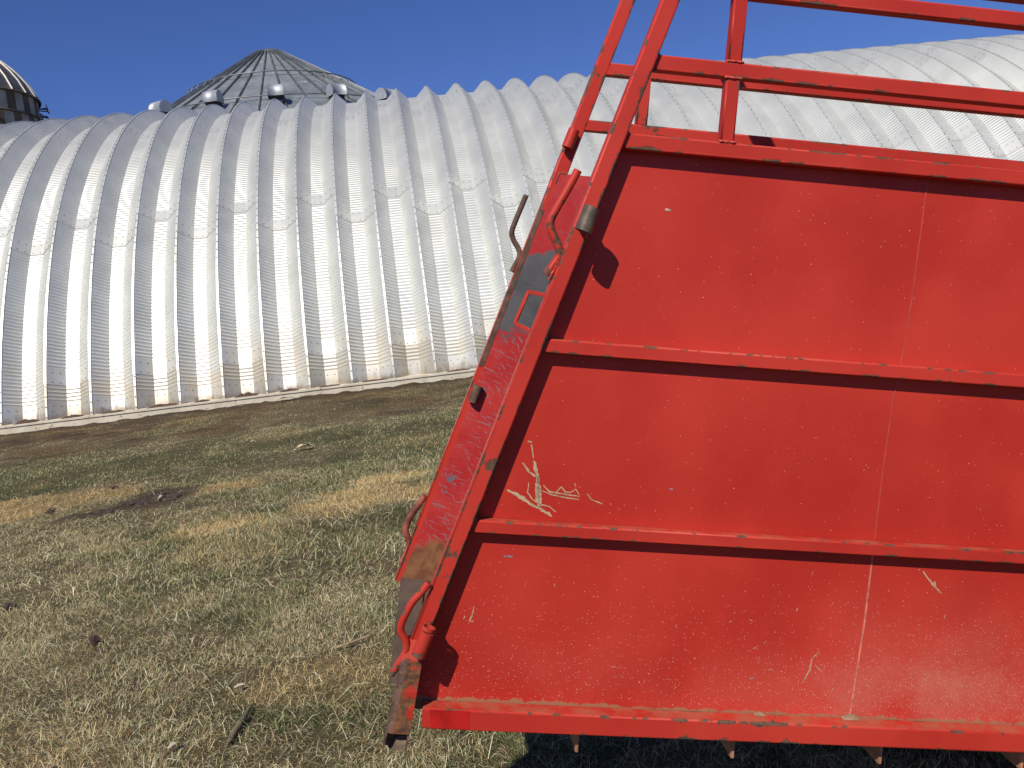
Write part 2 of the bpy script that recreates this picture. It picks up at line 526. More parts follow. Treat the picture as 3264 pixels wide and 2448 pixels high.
# near upright between the open rails
def upright(x0, x1, y0, y1, z0, z1, mt, name='upright', welds=()):
    b = MB(); xc = (x0 + x1) / 2
    b.beam(P(xc, y0, (z0 + z1) / 2), P(xc, y1, (z0 + z1) / 2), x1 - x0, z1 - z0, (0, 1, 0), .0045)
    for y in welds:
        weld(b, [P(x0 - .003, y, .004), P(x0 - .001, y, .0), P(x1 + .001, y, .0), P(x1 + .004, y, .006)], .0034, 1)
    return b.build(name, [mt, M_weld], chute)


def weld(mb, pts, r, mi=0):
    fine = []
    for i in range(len(pts) - 1):
        a, c = Vector(pts[i]), Vector(pts[i + 1]); k = max(2, int((c - a).length / .004))
        fine += [a.lerp(c, j / k) for j in range(k)]
    fine.append(Vector(pts[-1]))
    fine = [p + Vector((random.uniform(-1, 1), random.uniform(-1, 1), random.uniform(-1, 1))) * r * .22 for p in fine]
    mb.tube(fine, r, 7, mi, True, [r * random.uniform(.8, 1.2) for _ in fine])


for x0 in (.2709, 1.6):
    upright(x0, x0 + .037, .656, .8185, .0015, .037, M_post, welds=(.6555, .8180))
    upright(x0, x0 + .037, .8583, 1.022, .0015, .037, M_post, welds=(.8590, 1.0215))

# near end post (raked), its foot, sleeves and hooks
b = MB()
b.beam(P(ec(-.775), -.775, .0122), P(ec(1.40), 1.40, .0122), (er(0) - el(0)) * math.cos(math.atan(.305)), .0515, (0, 1, 0), .006)
for yb, yt in ((.8193, .8576), (.6153, .6545), (.0734, .1097), (-.4191, -.385)):
    weld(b, [P(er(yb) + .002, yb - .002, .003), P(er(yt) + .002, yt + .002, .003), P(er(yt) + .003, yt + .002, .03)], .0034, 1)
post = b.build('end_post', [M_post, M_rusty], chute)
ft = MB()
lf = lambda y: -.462 + (y + .775) * .137
rf = lambda y: -.4045 + (y + .760) * .0935
t = .006
ya, yb_, yfr = -.765, -1.020, -.966
zf, zb2 = -.034, .018
# left, right and back plates run lower than the front plate: the tube's mouth is cut open
ft.hexa([P(lf(ya), ya, zf), P(lf(ya) + t, ya, zf), P(lf(ya) + t, ya, zb2), P(lf(ya), ya, zb2), P(lf(yb_), -1.012, zf), P(lf(yb_) + t, -1.012, zf), P(lf(yb_) + t, yb_, zb2), P(lf(yb_), yb_, zb2)], 1)
ft.hexa([P(rf(ya) - t, ya, zf), P(rf(ya), ya, zf), P(rf(ya), ya, zb2), P(rf(ya) - t, ya, zb2), P(rf(yb_) - t, -1.016, zf), P(rf(yb_), -1.016, zf), P(rf(yb_), yb_, zb2), P(rf(yb_) - t, yb_, zb2)], 1)
ft.hexa([P(lf(ya) + t, ya, zb2 - t), P(rf(ya) - t, ya, zb2 - t), P(rf(ya) - t, ya, zb2 - .0005), P(lf(ya) + t, ya, zb2 - .0005), P(lf(yb_) + t, yb_ - .004, zb2 - t), P(rf(yb_) - t, yb_ - .004, zb2 - t), P(rf(yb_) - t, yb_ - .004, zb2 - .0005), P(lf(yb_) + t, yb_ - .004, zb2 - .0005)], 1)
for k in range(12):      # front plate, slightly hollowed and hammered
    y0_, y1_ = ya + (yfr - ya) * k / 12, ya + (yfr - ya) * (k + 1) / 12
    q0, q1 = (.0012 * math.sin(k * 2.1), .0012 * math.sin((k + 1) * 2.1))
    for a0_, a1_, mi_ in ((0, .30, 1), (.30, 1, 0)):
        xa0, xa1 = lf(y0_) + (rf(y0_) - lf(y0_)) * a0_, lf(y0_) + (rf(y0_) - lf(y0_)) * a1_
        xb0, xb1 = lf(y1_) + (rf(y1_) - lf(y1_)) * a0_, lf(y1_) + (rf(y1_) - lf(y1_)) * a1_
        d0 = .006 if a0_ == 0 else 0; d1 = 0
        ft.hexa([P(xa0, y0_, zf - .004 + q0 + d0), P(xa1, y0_, zf - .004 + q0), P(xa1, y0_, zf + t), P(xa0, y0_, zf + t),
                 P(xb0, y1_, zf - .004 + q1 + d0), P(xb1, y1_, zf - .004 + q1), P(xb1, y1_, zf + t), P(xb0, y1_, zf + t)], mi_)
ft.hexa([P(lf(ya), ya, zf), P(rf(ya), ya, zf), P(rf(ya), ya, zb2), P(lf(ya), ya, zb2), P(lf(ya) + .014, ya + .05, -.0135), P(rf(ya) + .012, ya + .05, -.0135), P(rf(ya) + .012, ya + .05, zb2), P(lf(ya) + .014, ya + .05, zb2)], 0)
foot = ft.build('post_foot', [M_stub, M_frust], chute)
md = MB()
md.hexa([P(lf(-1.0) + .030, -.995, .004), P(rf(-1) - t, -.985, .004), P(rf(-1) - t, -1.022, .004), P(lf(-1) + .012, -1.022, .004),
         P(lf(-1.0) + .034, -1.012, -.012), P(rf(-1) - t, -1.004, -.016), P(rf(-1) - t, -1.022, -.018), P(lf(-1) + .02, -1.022, -.014)])
md.build('packed_mud', simple('foot_mud', (0.15, 0.105, 0.07), .95, 0, .3, 30, .004, 60), foot)

axd = Vector((.305, 0, 1.0)).normalized()      # post direction in local (x, z)


def sleeve(cx, cy, cz, r, length, mt, parent_z, name='pin_sleeve'):
    b = MB()
    c = P(cx, cy, cz)
    b.pipe(c - axd * length / 2, c + axd * length / 2, r, r * .74, 24)
    # lug plate that carries the pipe off the post
    a0, a1 = c - axd * length * .42, c + axd * length * .42
    off = Vector((0, 1, 0)); sd_ = Vector((1, 0, -.305)).normalized() * .006
    d0, d1 = r * .8, parent_z - cz
    b.hexa([a0 - sd_ + off * d0, a0 + sd_ + off * d0, a0 + sd_ + off * d1, a0 - sd_ + off * d1,
            a1 - sd_ + off * d0, a1 + sd_ + off * d0, a1 + sd_ + off * d1, a1 - sd_ + off * d1])
    return b.build(name, mt, chute)


s1 = sleeve(-.0690, .4190, -.066, .0225, .064, [M_pipe], -.0138)
s2 = sleeve(-.4060, -.7080, -.058, .0185, .070, [M_sleeve], -.0138)
s2b = sleeve(-.3950, -.6660, -.056, .0185, .010, [M_sleeve], -.0138)
s3 = sleeve(-.0475, .7390, W_IN - .018, .0185, .062, [red_paint('sleeve_red', chip=.74, edge=0)], W_IN + .004)
s4 = sleeve(-.2930, -.1120, W_IN - .016, .0155, .058, [M_rusty], W_IN + .002)


def curve(pts, k=8):
    """rounded polyline (Catmull-Rom)"""
    P_ = [Vector(p) for p in pts]; out = []
    for i in range(len(P_) - 1):
        a, b_, c_, d_ = P_[max(i - 1, 0)], P_[i], P_[i + 1], P_[min(i + 2, len(P_) - 1)]
        for j in range(k):
            t_ = j / k
            out.append(.5 * ((2 * b_) + (c_ - a) * t_ + (2 * a - 5 * b_ + 4 * c_ - d_) * t_ ** 2 + (3 * b_ - a - 3 * c_ + d_) * t_ ** 3))
    out.append(P_[-1]); return out


def hook(pts, z, r, mt, name='latch_hook', wl=False):
    b = MB(); b.tube(curve([P(x, y, z) for x, y in pts]), r, 12)
    if wl: weld(b, [P(-.1250, .3180, z - .006), P(-.1480, .2630, z - .006)], .005)
    return b.build(name, mt, chute)


h1 = hook([(-.0957, .5477), (-.1173, .4996), (-.1405, .452), (-.1560, .4149), (-.1525, .3900), (-.1300, .3500), (-.1265, .3260), (-.1400, .3000), (-.1560, .2748)], -.002, .0113, M_hook, wl=True)
h2 = hook([(-.1733, .5535), (-.1860, .515), (-.2010, .4700), (-.2110, .4312), (-.2040, .405), (-.1845, .3759), (-.1800, .3500), (-.2013, .2994)], W_IN + .035, .0092, M_rusty)
h3 = hook([(x - .010, y) for x, y in ((-.4262, -.4701), (-.4440, -.502), (-.4640, -.5345), (-.4830, -.5882), (-.4680, -.6364), (-.4700, -.662), (-.4889, -.7039))], W_IN + .020, .0112, M_rusto)
h4 = hook([(-.4020, -.5567), (-.4220, -.586), (-.4440, -.6160), (-.4680, -.6807), (-.4520, -.7197), (-.4524, -.7531), (-.4850, -.8117)], -.018, .0100, M_hook)
# latch keeper: a bent flat bar standing off the near post
kb = MB()
kp = [P(-.1462, .2216, .030), P(-.1900, .2298, .092), P(-.2201, .1426, .092), P(-.1745, .1220, .030)]
for i in range(3):
    kb.beam(kp[i], kp[i + 1], .0105, .005, (0.6, .8, 0), .001)
kb.build('latch_keeper', M_fpost, chute)

# far wall
fl = lambda y: .305 * y - .2835
b = MB()
b.beam(P(fl(-.77) + .023, -.77, W_IN + .030), P(fl(1.40) + .023, 1.40, W_IN + .030), .0455, .05, (0, 1, 0), .006)
fpost = b.build('end_post', M_fpost, chute)
rs = MB()       # bare rusted strip on the far post's face
for i in range(24):
    y0_, y1_ = -.02 + i * .022, -.02 + (i + 1) * .022
    j0, j1 = random.uniform(.0, .004), random.uniform(0, .004)
    rs.hexa([P(fl(y0_) + .0005, y0_, W_IN + .0035), P(fl(y0_) + .019 - j0, y0_, W_IN + .0035), P(fl(y0_) + .019 - j0, y0_, W_IN + .0058), P(fl(y0_) + .0005, y0_, W_IN + .0058),
             P(fl(y1_) + .0005, y1_, W_IN + .0035), P(fl(y1_) + .019 - j1, y1_, W_IN + .0035), P(fl(y1_) + .019 - j1, y1_, W_IN + .0058), P(fl(y1_) + .0005, y1_, W_IN + .0058)])
rs.build('bare_rust_strip', M_rusty, fpost)
b = MB()
pts = [(fl(-.76) + .019, -.76), (XR, -.76), (XR, .628), (fl(.628) + .019, .628)]
b.hexa([P(x, y, W_IN) for x, y in pts] + [P(x, y, W_IN + .003) for x, y in pts])
fp = b.build('inner_side_panel', M_far, chute)
b = MB()
weld(b, [P(fl(.595) + .019, .595, W_IN), P(fl(.630) + .019, .630, W_IN), P(fl(.63) + .045, .631, W_IN)], .0022)
b.build('weld_bead', M_rusto, fp)
b = MB()
pts = [(fl(-.76) + .019, -.7605), (XR, -.7605), (XR, -.95), (-.40, -.95)]
b.hexa([P(x, y, W_IN + .002) for x, y in pts] + [P(x, y, W_IN + .006) for x, y in pts])
b.build('lower_side_panel', M_floor, chute)
for n_, y0_, y1_ in (('far_guard_rail', .9575, .9965), ('far_panel_rail', .775, .810), ('far_top_rail', 1.33, 1.367)):
    rail(n_.replace('far_', ''), y0_, y1_, fl((y0_ + y1_) / 2) + .046, W_IN + .004, W_IN + .042, M_rail)
for x0 in (.166, 1.85):
    upright(x0, x0 + .038, .8105, .957, W_IN + .005, W_IN + .041, M_post)
for x0 in (.5, 1.4):
    upright(x0, x0 + .038, .20, .7745, W_IN + .006, W_IN + .04, M_post)
for yc in (-.9297, .09, -.40):
    b = MB()
    b.beam(P(max(fl(yc) + .05, -.39), yc, W_IN + .03), P(XR, yc, W_IN + .03), .045, .045, (0, 1, 0), .004)
    b.build('outer_rail', M_rail, chute)
b = MB()
b.hexa([P(-.497, -.752, W_IN - .005), P(-.415, -.757, W_IN - .005), P(-.415, -.757, W_IN + .05), P(-.497, -.752, W_IN + .05),
        P(-.515, -1.12, W_IN - .005), P(-.435, -1.12, W_IN - .005), P(-.435, -1.12, W_IN + .05), P(-.515, -1.12, W_IN + .05)])
b.build('post_foot', M_board, chute)
# end frame's overhead bar, floor, floor cross bars
b = MB()
b.beam(P(ec(1.364), 1.364, .0375), P(ec(1.364), 1.364, W_IN + .004), .05, .05, (1, 0, 0), .005)
b.build('overhead_bar', M_rail, chute)
b = MB()
b.hexa([P(-.27, -.915, PZ + .003), P(XR, -.915, PZ + .003), P(XR, -.915, W_IN - .001), P(-.27, -.915, W_IN - .001),
        P(-.27, -.905, PZ + .003), P(XR, -.905, PZ + .003), P(XR, -.905, W_IN - .001), P(-.27, -.905, W_IN - .001)])
b.build('floor_sheet', M_floor, chute)
for x in (-.255, .0405, .4862, .9193, 1.3470, 1.775, 2.13):
    b = MB()
    yl = -.985 if x < -.2 else -1.034
    b.hexa([P(x - .004, -.9152, .034), P(x + .004, -.9152, .034), P(x + .004, -.9152, W_IN - .002), P(x - .004, -.9152, W_IN - .002),
            P(x - .004, yl + .028, .034), P(x + .004, yl + .028, .034), P(x + .004, yl, W_IN - .002), P(x - .004, yl, W_IN - .002)] if False else
           [P(x - .004, -.9152, .034), P(x + .004, -.9152, .034), P(x + .004, -.9152, W_IN - .002), P(x - .004, -.9152, W_IN - .002),
            P(x - .004, yl, .034), P(x + .004, yl, .034), P(x + .004, yl, W_IN - .002), P(x - .004, yl, W_IN - .002)])
    b.build('cross_bar', M_slat, chute)

# ------------------------------------------------------------------ arched barn
YAW = 0.10418141
BU = Vector((math.cos(YAW), math.sin(YAW), 0)); BN = Vector((-math.sin(YAW), math.cos(YAW), 0))
BD, BZ, BR, BU0, BHC = 17.0602, 0.2251, 10.0253, -7.6561, -2.6769
bm_ = Matrix((BU, BN, Vector((0, 0, 1)))).transposed().to_4x4()
bm_.translation = BU * BU0 + BN * BD + Vector((0, 0, BZ))
barn = thing('arched_barn', 'long white metal arched barn with deep ribs on a low concrete footing', 'barn', bm_)
PER = 0.8
DEP = 0.25
I0, I1 = -6, 46
CNL = math.sqrt(BR * BR - BHC * BHC)       # centre, in local y
TH0 = math.asin(-BHC / BR)


def barn_mat(name='zinc_arch', dirty=False):
    m, nt, b = mat(name)
    uv = N(nt, 'ShaderNodeUVMap'); uv.uv_map = 'UVMap'
    s = N(nt, 'ShaderNodeSeparateXYZ'); L(nt, uv.outputs[0], s.inputs[0])
    at = N(nt, 'ShaderNodeAttribute'); at.attribute_name = 'crimp'
    tc = N(nt, 'ShaderNodeTexCoord'); ob = tc.outputs['Object']
    oi = N(nt, 'ShaderNodeObjectInfo')
    ph = math_n(nt, 'MULTIPLY', s.outputs['Y'], 2 * math.pi / .0735)
    w = math_n(nt, 'ADD', math_n(nt, 'MULTIPLY', math_n(nt, 'SINE', ph), .5), .5)
    w = math_n(nt, 'POWER', w, 2.2)
    h = math_n(nt, 'MULTIPLY', w, at.outputs['Fac'])
    bp = N(nt, 'ShaderNodeBump'); bp.inputs['Strength'].default_value = .8; bp.inputs['Distance'].default_value = .0095
    L(nt, h, bp.inputs['Height'])
    b2 = N(nt, 'ShaderNodeBump'); b2.inputs['Strength'].default_value = .5; b2.inputs['Distance'].default_value = .006
    L(nt, noise(nt, ob, 2.0, 3), b2.inputs['Height'])
    L(nt, bp.outputs[0], b2.inputs['Normal'])
    L(nt, b2.outputs[0], b.inputs['Normal'])
    g = tc.outputs['Generated']
    wp = N(nt, 'ShaderNodeNewGeometry')
    n1 = noise(nt, wp.outputs['Position'], 1.4, 4)
    col = mixc(nt, smooth_n(nt, n1, .3, .7), (0.60, 0.612, 0.565), (0.68, 0.69, 0.64))
    # grime near the footing
    sz = N(nt, 'ShaderNodeSeparateXYZ'); L(nt, ob, sz.inputs[0])
    n2 = noise(nt, wp.outputs['Position'], 7, 5, .65)
    gr = math_n(nt, 'ADD', math_n(nt, 'MULTIPLY', sz.outputs['Z'], -1.0), math_n(nt, 'MULTIPLY', n2, .50))
    gm = smooth_n(nt, gr, .08, .30)
    col = mixc(nt, math_n(nt, 'MULTIPLY', gm, .8), col, (0.17, 0.11, 0.07))
    # yellowed stain over the lower metre
    n4 = noise(nt, wp.outputs['Position'], 2.1, 4, .6)
    ys = math_n(nt, 'MULTIPLY', smooth_n(nt, sz.outputs['Z'], 1.5, .25), smooth_n(nt, n4, .35, .7))
    col = mixc(nt, math_n(nt, 'MULTIPLY', ys, .55), col, (0.62, 0.50, 0.33))
    if dirty:
        col = mixc(nt, .45, col, (0.40, 0.36, 0.28))
    L(nt, col, b.inputs['Base Color'])
    b.inputs['Metallic'].default_value = .46
    L(nt, math_n(nt, 'ADD', .35, math_n(nt, 'MULTIPLY', n1, .10)), b.inputs['Roughness'])
    return m


M_barn = barn_mat()
M_barnd = barn_mat('zinc_skirt', True)
M_bolt = simple('bolt_zinc', (0.30, 0.30, 0.30), .5, .5, .2)
M_seam = simple('lap_edge', (0.20, 0.19, 0.18), .7, .2, .2)
M_conc = None


def conc_mat():
    m, nt, b = mat('footing_concrete')
    wp = N(nt, 'ShaderNodeTexCoord'); ob = wp.outputs['Object']
    n1 = noise(nt, ob, 3, 5, .6); n2 = noise(nt, ob, 14, 5, .6)
    col = mixc(nt, smooth_n(nt, n1, .3, .7), (0.54, 0.48, 0.36), (0.68, 0.62, 0.48))
    col = mixc(nt, smooth_n(nt, n2, .60, .72), col, (0.20, 0.15, 0.09))
    vo = N(nt, 'ShaderNodeTexVoronoi'); vo.inputs['Scale'].default_value = .45; L(nt, ob, vo.inputs['Vector'])
    col = mixc(nt, smooth_n(nt, vo.outputs['Distance'], .13, .06), col, (0.17, 0.13, 0.07))
    L(nt, col, b.inputs['Base Color']); b.inputs['Roughness'].default_value = .9
    bp = N(nt, 'ShaderNodeBump'); bp.inputs['Distance'].default_value = .006; L(nt, n2, bp.inputs['Height']); L(nt, bp.outputs[0], b.inputs['Normal'])
    return m


M_conc = conc_mat()
FL = .022    # half width of the bolted ridge flange


def arch_pt(u, dep, th):
    r = BR - dep
    return (u, CNL - r * math.cos(th), BHC + r * math.sin(th))


def arch_mesh(name, seams):
    """one arch: ridge at u=0 to ridge at u=PER; lap joints at the given angles (degrees)"""
    V, F, UV, CR, FM, SM = [], [], [], [], [], []
    prof = [(-FL, 0.0), (FL, 0.0), (PER * .3475, DEP), (PER * .6525, DEP), (PER - FL, 0.0)]
    proud = [-.008, 0, 0, 0]
    cuts = [math.degrees(TH0)] + list(seams) + [180 - s for s in reversed(seams)] + [180 - math.degrees(TH0)]
    dl = math.degrees(1 / BR)     # degrees per metre
    for k in range(len(cuts) - 1):
        a, b_ = cuts[k], cuts[k + 1]
        rising = (a + b_) / 2 < 90
        sm0 = .36 if k == 0 else .30
        rows = [a, a + sm0 * dl, a + (sm0 + .03) * dl]
        endsm = b_ - .05 * dl
        nseg = max(2, int((endsm - rows[-1]) / (1.6 if a < 95 else 4)))
        rows += [rows[2] + (endsm - rows[2]) * j / nseg for j in range(1, nseg + 1)] + [b_]
        if rows[2] > endsm: rows = [a, a + (b_ - a) * .5, b_]
        crv = [0, 0, 1] + [1] * (len(rows) - 5) + [1, 0]
        if len(rows) == 3: crv = [0, 0, 0]
        n = len(rows)
        for st in range(4):
            base = len(V)
            (u0, d0), (u1, d1) = prof[st], prof[st + 1]
            for j, th in enumerate(rows):
                lift = (.008 * (1 - j / (n - 1))) if rising else (.008 * j / (n - 1))
                if k == 0 or k == len(cuts) - 2: lift = lift * .3
                for (u, d) in ((u0, d0), (u1, d1)):
                    V.append(arch_pt(u, d - lift + proud[st], R_(th)))
                    UV.append((u, R_(th) * BR))
                    CR.append(crv[j] if st > 0 else 0)
            for j in range(n - 1):
                F.append((base + 2 * j, base + 2 * j + 1, base + 2 * j + 3, base + 2 * j + 2)); FM.append(3 if (k == 0 and len(seams) == 3) else 0); SM.append(True)
            # lap edge (thickness)
            if k > 0 and rising:
                bb = len(V)
                for (u, d) in ((u0, d0), (u1, d1)):
                    V.append(arch_pt(u, d - .008 + proud[st], R_(a))); UV.append((u, 0)); CR.append(0)
                for (u, d) in ((u0, d0), (u1, d1)):
                    V.append(arch_pt(u, d + .014 + proud[st], R_(a))); UV.append((u, 0)); CR.append(0)
                F.append((bb, bb + 1, bb + 3, bb + 2)); FM.append(2); SM.append(False)
        # flange edges
        for uu in (-FL, FL):
            bb = len(V)
            for j, th in enumerate(rows):
                V.append(arch_pt(uu, -.008 - .009, R_(th))); V.append(arch_pt(uu, .002, R_(th)))
                UV += [(uu, 0), (uu, 0)]; CR += [0, 0]
            for j in range(n - 1):
                F.append((bb + 2 * j, bb + 2 * j + 1, bb + 2 * j + 3, bb + 2 * j + 2)); FM.append(0); SM.append(True)

    def bolt(u, dep, th, nu, r=.0125, h=.010):
        """bolt head; nu: tilt of the face normal along u"""
        o = Vector(arch_pt(u, dep, th))
        rad = Vector((0, -math.cos(th), math.sin(th)))
        nn = (rad + Vector((nu, 0, 0))).normalized()
        s_ = nn.orthogonal().normalized(); q_ = nn.cross(s_)
        bb = len(V)
        for rr, hh in ((r, .0), (r * .8, h)):
            for kk in range(6):
                an = kk * math.pi / 3
                V.append(tuple(o + (s_ * math.cos(an) + q_ * math.sin(an)) * rr + nn * hh)); UV.append((0, 0)); CR.append(0)
        V.append(tuple(o + nn * h * 1.3)); UV.append((0, 0)); CR.append(0)
        for kk in range(6):
            k2 = (kk + 1) % 6
            F.append((bb + kk, bb + k2, bb + 6 + k2, bb + 6 + kk)); FM.append(1); SM.append(False)
            F.append((bb + 6 + kk, bb + 6 + k2, bb + 12)); FM.append(1); SM.append(False)
    th = TH0 + .05 / BR
    while th < R_(88):
        bolt(0, -.018, th, 0); th += .195 / BR
    sl = DEP / (PER * .3475 - FL)

    def dep_at(u):
        if u < PER * .3475: return DEP * (u - FL) / (PER * .3475 - FL), sl
        if u < PER * .6525: return DEP, 0
        return DEP * (PER - FL - u) / (PER * .3475 - FL), -sl
    rows_ = [(math.degrees(TH0) + .05 * dl, 0), (math.degrees(TH0) + .28 * dl, 0)]
    for s_ in seams:
        rows_ += [(s_ + .05 * dl, .0078), (s_ + .24 * dl, .007)]
    for t_, lift in rows_:
        for u in (.095, .200, .325, .465, .60, .705):
            d_, nu = dep_at(u)
            bolt(u, d_ - lift, R_(t_), nu)
    me = bpy.data.meshes.new(name)
    me.from_pydata(V, [], F)
    for mt in (M_barn, M_bolt, M_seam, M_barnd): me.materials.append(mt)
    me.polygons.foreach_set('material_index', np.array(FM, dtype=np.int32))
    me.polygons.foreach_set('use_smooth', np.array(SM, dtype=bool))
    ul = me.uv_layers.new(name='UVMap')
    li = np.zeros(len(me.loops), dtype=np.int32); me.loops.foreach_get('vertex_index', li)
    ul.data.foreach_set('uv', np.array(UV, dtype=np.float32)[li].ravel())
    at = me.attributes.new('crimp', 'FLOAT', 'POINT'); at.data.foreach_set('value', np.array(CR, dtype=np.float32))
    me.update()
    return me


meA = arch_mesh('arch_panel', [19.4, 40.4, 67.5])
meB = arch_mesh('arch_panel', [36.8, 61.5])
for i in range(I0, I1):
    o = bpy.data.objects.new('arch_panel', meA if i % 2 else meB)
    C.objects.link(o); o.parent = barn; o.location = (i * PER, 0, 0)

# footing with a lip
b = MB()
x0, x1 = I0 * PER - .2, I1 * PER + .2
ya_, yb2 = -.17, CNL * 2 + .17
segs = 60
for (ylo, yhi, zlo, zhi) in ((ya_, .75, -.5, -.030), (ya_ - .018, .75, -.030, -.0005), (yb2 - .9, yb2, -.5, -.0005)):
    b.box((x0, ylo, zlo), (x1, yhi, zhi))
b.build('footing', M_conc, barn)
M_soil = simple('loose_soil', (0.085, 0.050, 0.030), .95, 0, .4, 20, .01, 40)
b = MB()
rr = random.Random(5)
for i in range(I0, I1):
    if rr.random() < .12: continue
    # soil blown into the foot of each trough
    cx = (i + .5) * PER + rr.uniform(-.06, .10); w_ = rr.uniform(.14, .30); hgt = rr.uniform(.015, .075)
    nx, ny = 14, 5
    bi = len(b.v)
    for a in range(nx):
        for c in range(ny):
            u = -1 + 2 * a / (nx - 1); v = c / (ny - 1)
            z_ = hgt * max(0, 1 - u * u) * (1 - abs(v - .55) * 1.7) * rr.uniform(.55, 1.2)
            b.v.append((cx + u * w_, -.11 + v * .33 , max(z_, -.004) if 0 < a < nx - 1 and 0 < c < ny - 1 else -.004))
    for a in range(nx - 1):
        for c in range(ny - 1):
            q = bi + a * ny + c
            b.face((q, q + ny, q + ny + 1, q + 1), None, 0, False)
tag(b.build('ledge_soil', M_soil, barn), kind='stuff')
for xe in (x0 + .2, x1 - .2):
    V_ = [(xe, CNL - (BR - .1) * math.cos(R_(t_)), BHC + (BR - .1) * math.sin(R_(t_))) for t_ in np.linspace(math.degrees(TH0), 180 - math.degrees(TH0), 40)]
    mk('end_wall', V_, [tuple(range(len(V_)))], M_bolt if False else simple('end_sheet', (.6, .6, .58), .5, .4), barn)

# ------------------------------------------------------------------ grain bin behind the barn
BL = 48.0
az = R_(-12.62)
M_bin = None


def bin_mat():
    m, nt, b = mat('aged_zinc_roof')
    tc = N(nt, 'ShaderNodeTexCoord'); ob = tc.outputs['Object']
    n1 = noise(nt, ob, .9, 5, .6)
    mp = N(nt, 'ShaderNodeMapping'); mp.inputs['Scale'].default_value = (1, 1, .35); L(nt, ob, mp.inputs[0])
    n2 = noise(nt, mp.outputs[0], 2.6, 6, .7)
    col = mixc(nt, smooth_n(nt, n1, .3, .7), (0.20, 0.225, 0.235), (0.33, 0.36, 0.365))
    col = mixc(nt, smooth_n(nt, n2, .55, .75), col, (0.62, 0.64, 0.65))
    L(nt, col, b.inputs['Base Color'])
    b.inputs['Metallic'].default_value = .35
    b.inputs['Roughness'].default_value = .42
    return m


M_bin = bin_mat()
M_ribd = simple('roof_rib_zinc', (0.20, 0.215, 0.22), .5, .7, .25, 2)
M_vent = simple('bright_zinc', (0.46, 0.49, 0.51), .58, .6, .12, 3)
M_dark = simple('vent_screen', (0.02, 0.02, 0.022), .8, 0, .2)
gb_loc = Vector((BL * math.sin(az), BL * math.cos(az), 0))
gbm = Matrix.Translation(gb_loc) @ Matrix.Rotation(-az, 4, 'Z')     # local -y looks at the viewer
gbin = thing('grain_bin', 'round galvanised grain bin with ribbed cone roof and vents behind the barn', 'grain bin', gbm)
RE = .190 * BL; RC = .0152 * BL; ZC = .279 * BL + CAM_H; SLOPE = .61
zr = lambda r: ZC - SLOPE * (r - RC)
NP = 44
# cylinder wall, corrugated rings
V_, F_ = [], []
nz, na = 40, 64
for j in range(nz + 1):
    zz = (zr(RE) - .12) * j / nz
    r_ = RE - .12 + (.035 if j % 2 else 0)
    for a in range(na):
        t_ = 2 * math.pi * a / na
        V_.append((r_ * math.sin(t_), -r_ * math.cos(t_), zz))
for j in range(nz):
    for a in range(na):
        F_.append((j * na + a, j * na + (a + 1) % na, (j + 1) * na + (a + 1) % na, (j + 1) * na + a))
mk('wall', V_, F_, M_bin, gbin)
# roof: flat sectors with a raised rib between
V_, F_, FM_ = [], [], []
for a in range(NP):
    t0, t1 = 2 * math.pi * (a + .40) / NP, 2 * math.pi * (a + 1.40) / NP
    bb = len(V_)
    for r_ in (RC, (RC + RE) / 2, RE):
        for t_ in (t0, t1):
            V_.append((r_ * math.sin(t_), -r_ * math.cos(t_), zr(r_)))
    F_ += [(bb, bb + 2, bb + 3, bb + 1), (bb + 2, bb + 4, bb + 5, bb + 3)]; FM_ += [0, 0]
    bb = len(V_)
    wr, hr = .042, .11
    for r_ in (RC * 1.02, RE * 1.005):
        c_, s_ = math.cos(t0), math.sin(t0)
        for (dx, dz) in ((-wr, 0), (-wr * .6, hr), (wr * .6, hr), (wr, 0)):
            V_.append((r_ * s_ + dx * c_, -r_ * c_ + dx * s_, zr(r_) + dz))
    for q in ((0, 1, 5, 4), (1, 2, 6, 5), (2, 3, 7, 6)):
        F_.append(tuple(bb + k for k in q)); FM_.append(1)
roof = mk('roof', V_, F_, [M_bin, M_ribd], gbin, FM_)
b = MB()
for k, (r_, z0_, z1_) in enumerate(((RC * 1.12, ZC - .10, ZC + .06),)):
    ring = 28
    bi = b.add([(r_ * math.sin(2 * math.pi * a / ring), -r_ * math.cos(2 * math.pi * a / ring), z0_) for a in range(ring)] +
               [(r_ * .96 * math.sin(2 * math.pi * a / ring), -r_ * .96 * math.cos(2 * math.pi * a / ring), z1_) for a in range(ring)] + [(0, 0, z1_ + .09)])
    for a in range(ring):
        a2 = (a + 1) % ring
        b.face((bi + a, bi + a2, bi + ring + a2, bi + ring + a), None, 0, True)
        b.face((bi + ring + a, bi + ring + a2, bi + 2 * ring), None, 0, True)
b.build('roof_cap', M_bin, roof)
# stand-off rings on the roof
for rg in (.088 * BL, .149 * BL):
    b = MB()
    zz = zr(rg) + .22
    n_ = 96
    b.tube([(rg * math.sin(2 * math.pi * a / n_), -rg * math.cos(2 * math.pi * a / n_), zz) for a in range(n_ + 1)], .030, 6, 0, False)
    for a in range(NP):
        t_ = 2 * math.pi * (a + .40) / NP
        p_ = Vector((rg * math.sin(t_), -rg * math.cos(t_), zz))
        b.tube([p_, p_ + Vector((0, 0, -.20)) + Vector((math.sin(t_), -math.cos(t_), 0)) * .12], .022, 5, 0, False)
    b.build('safety_ring', M_ribd, gbin)
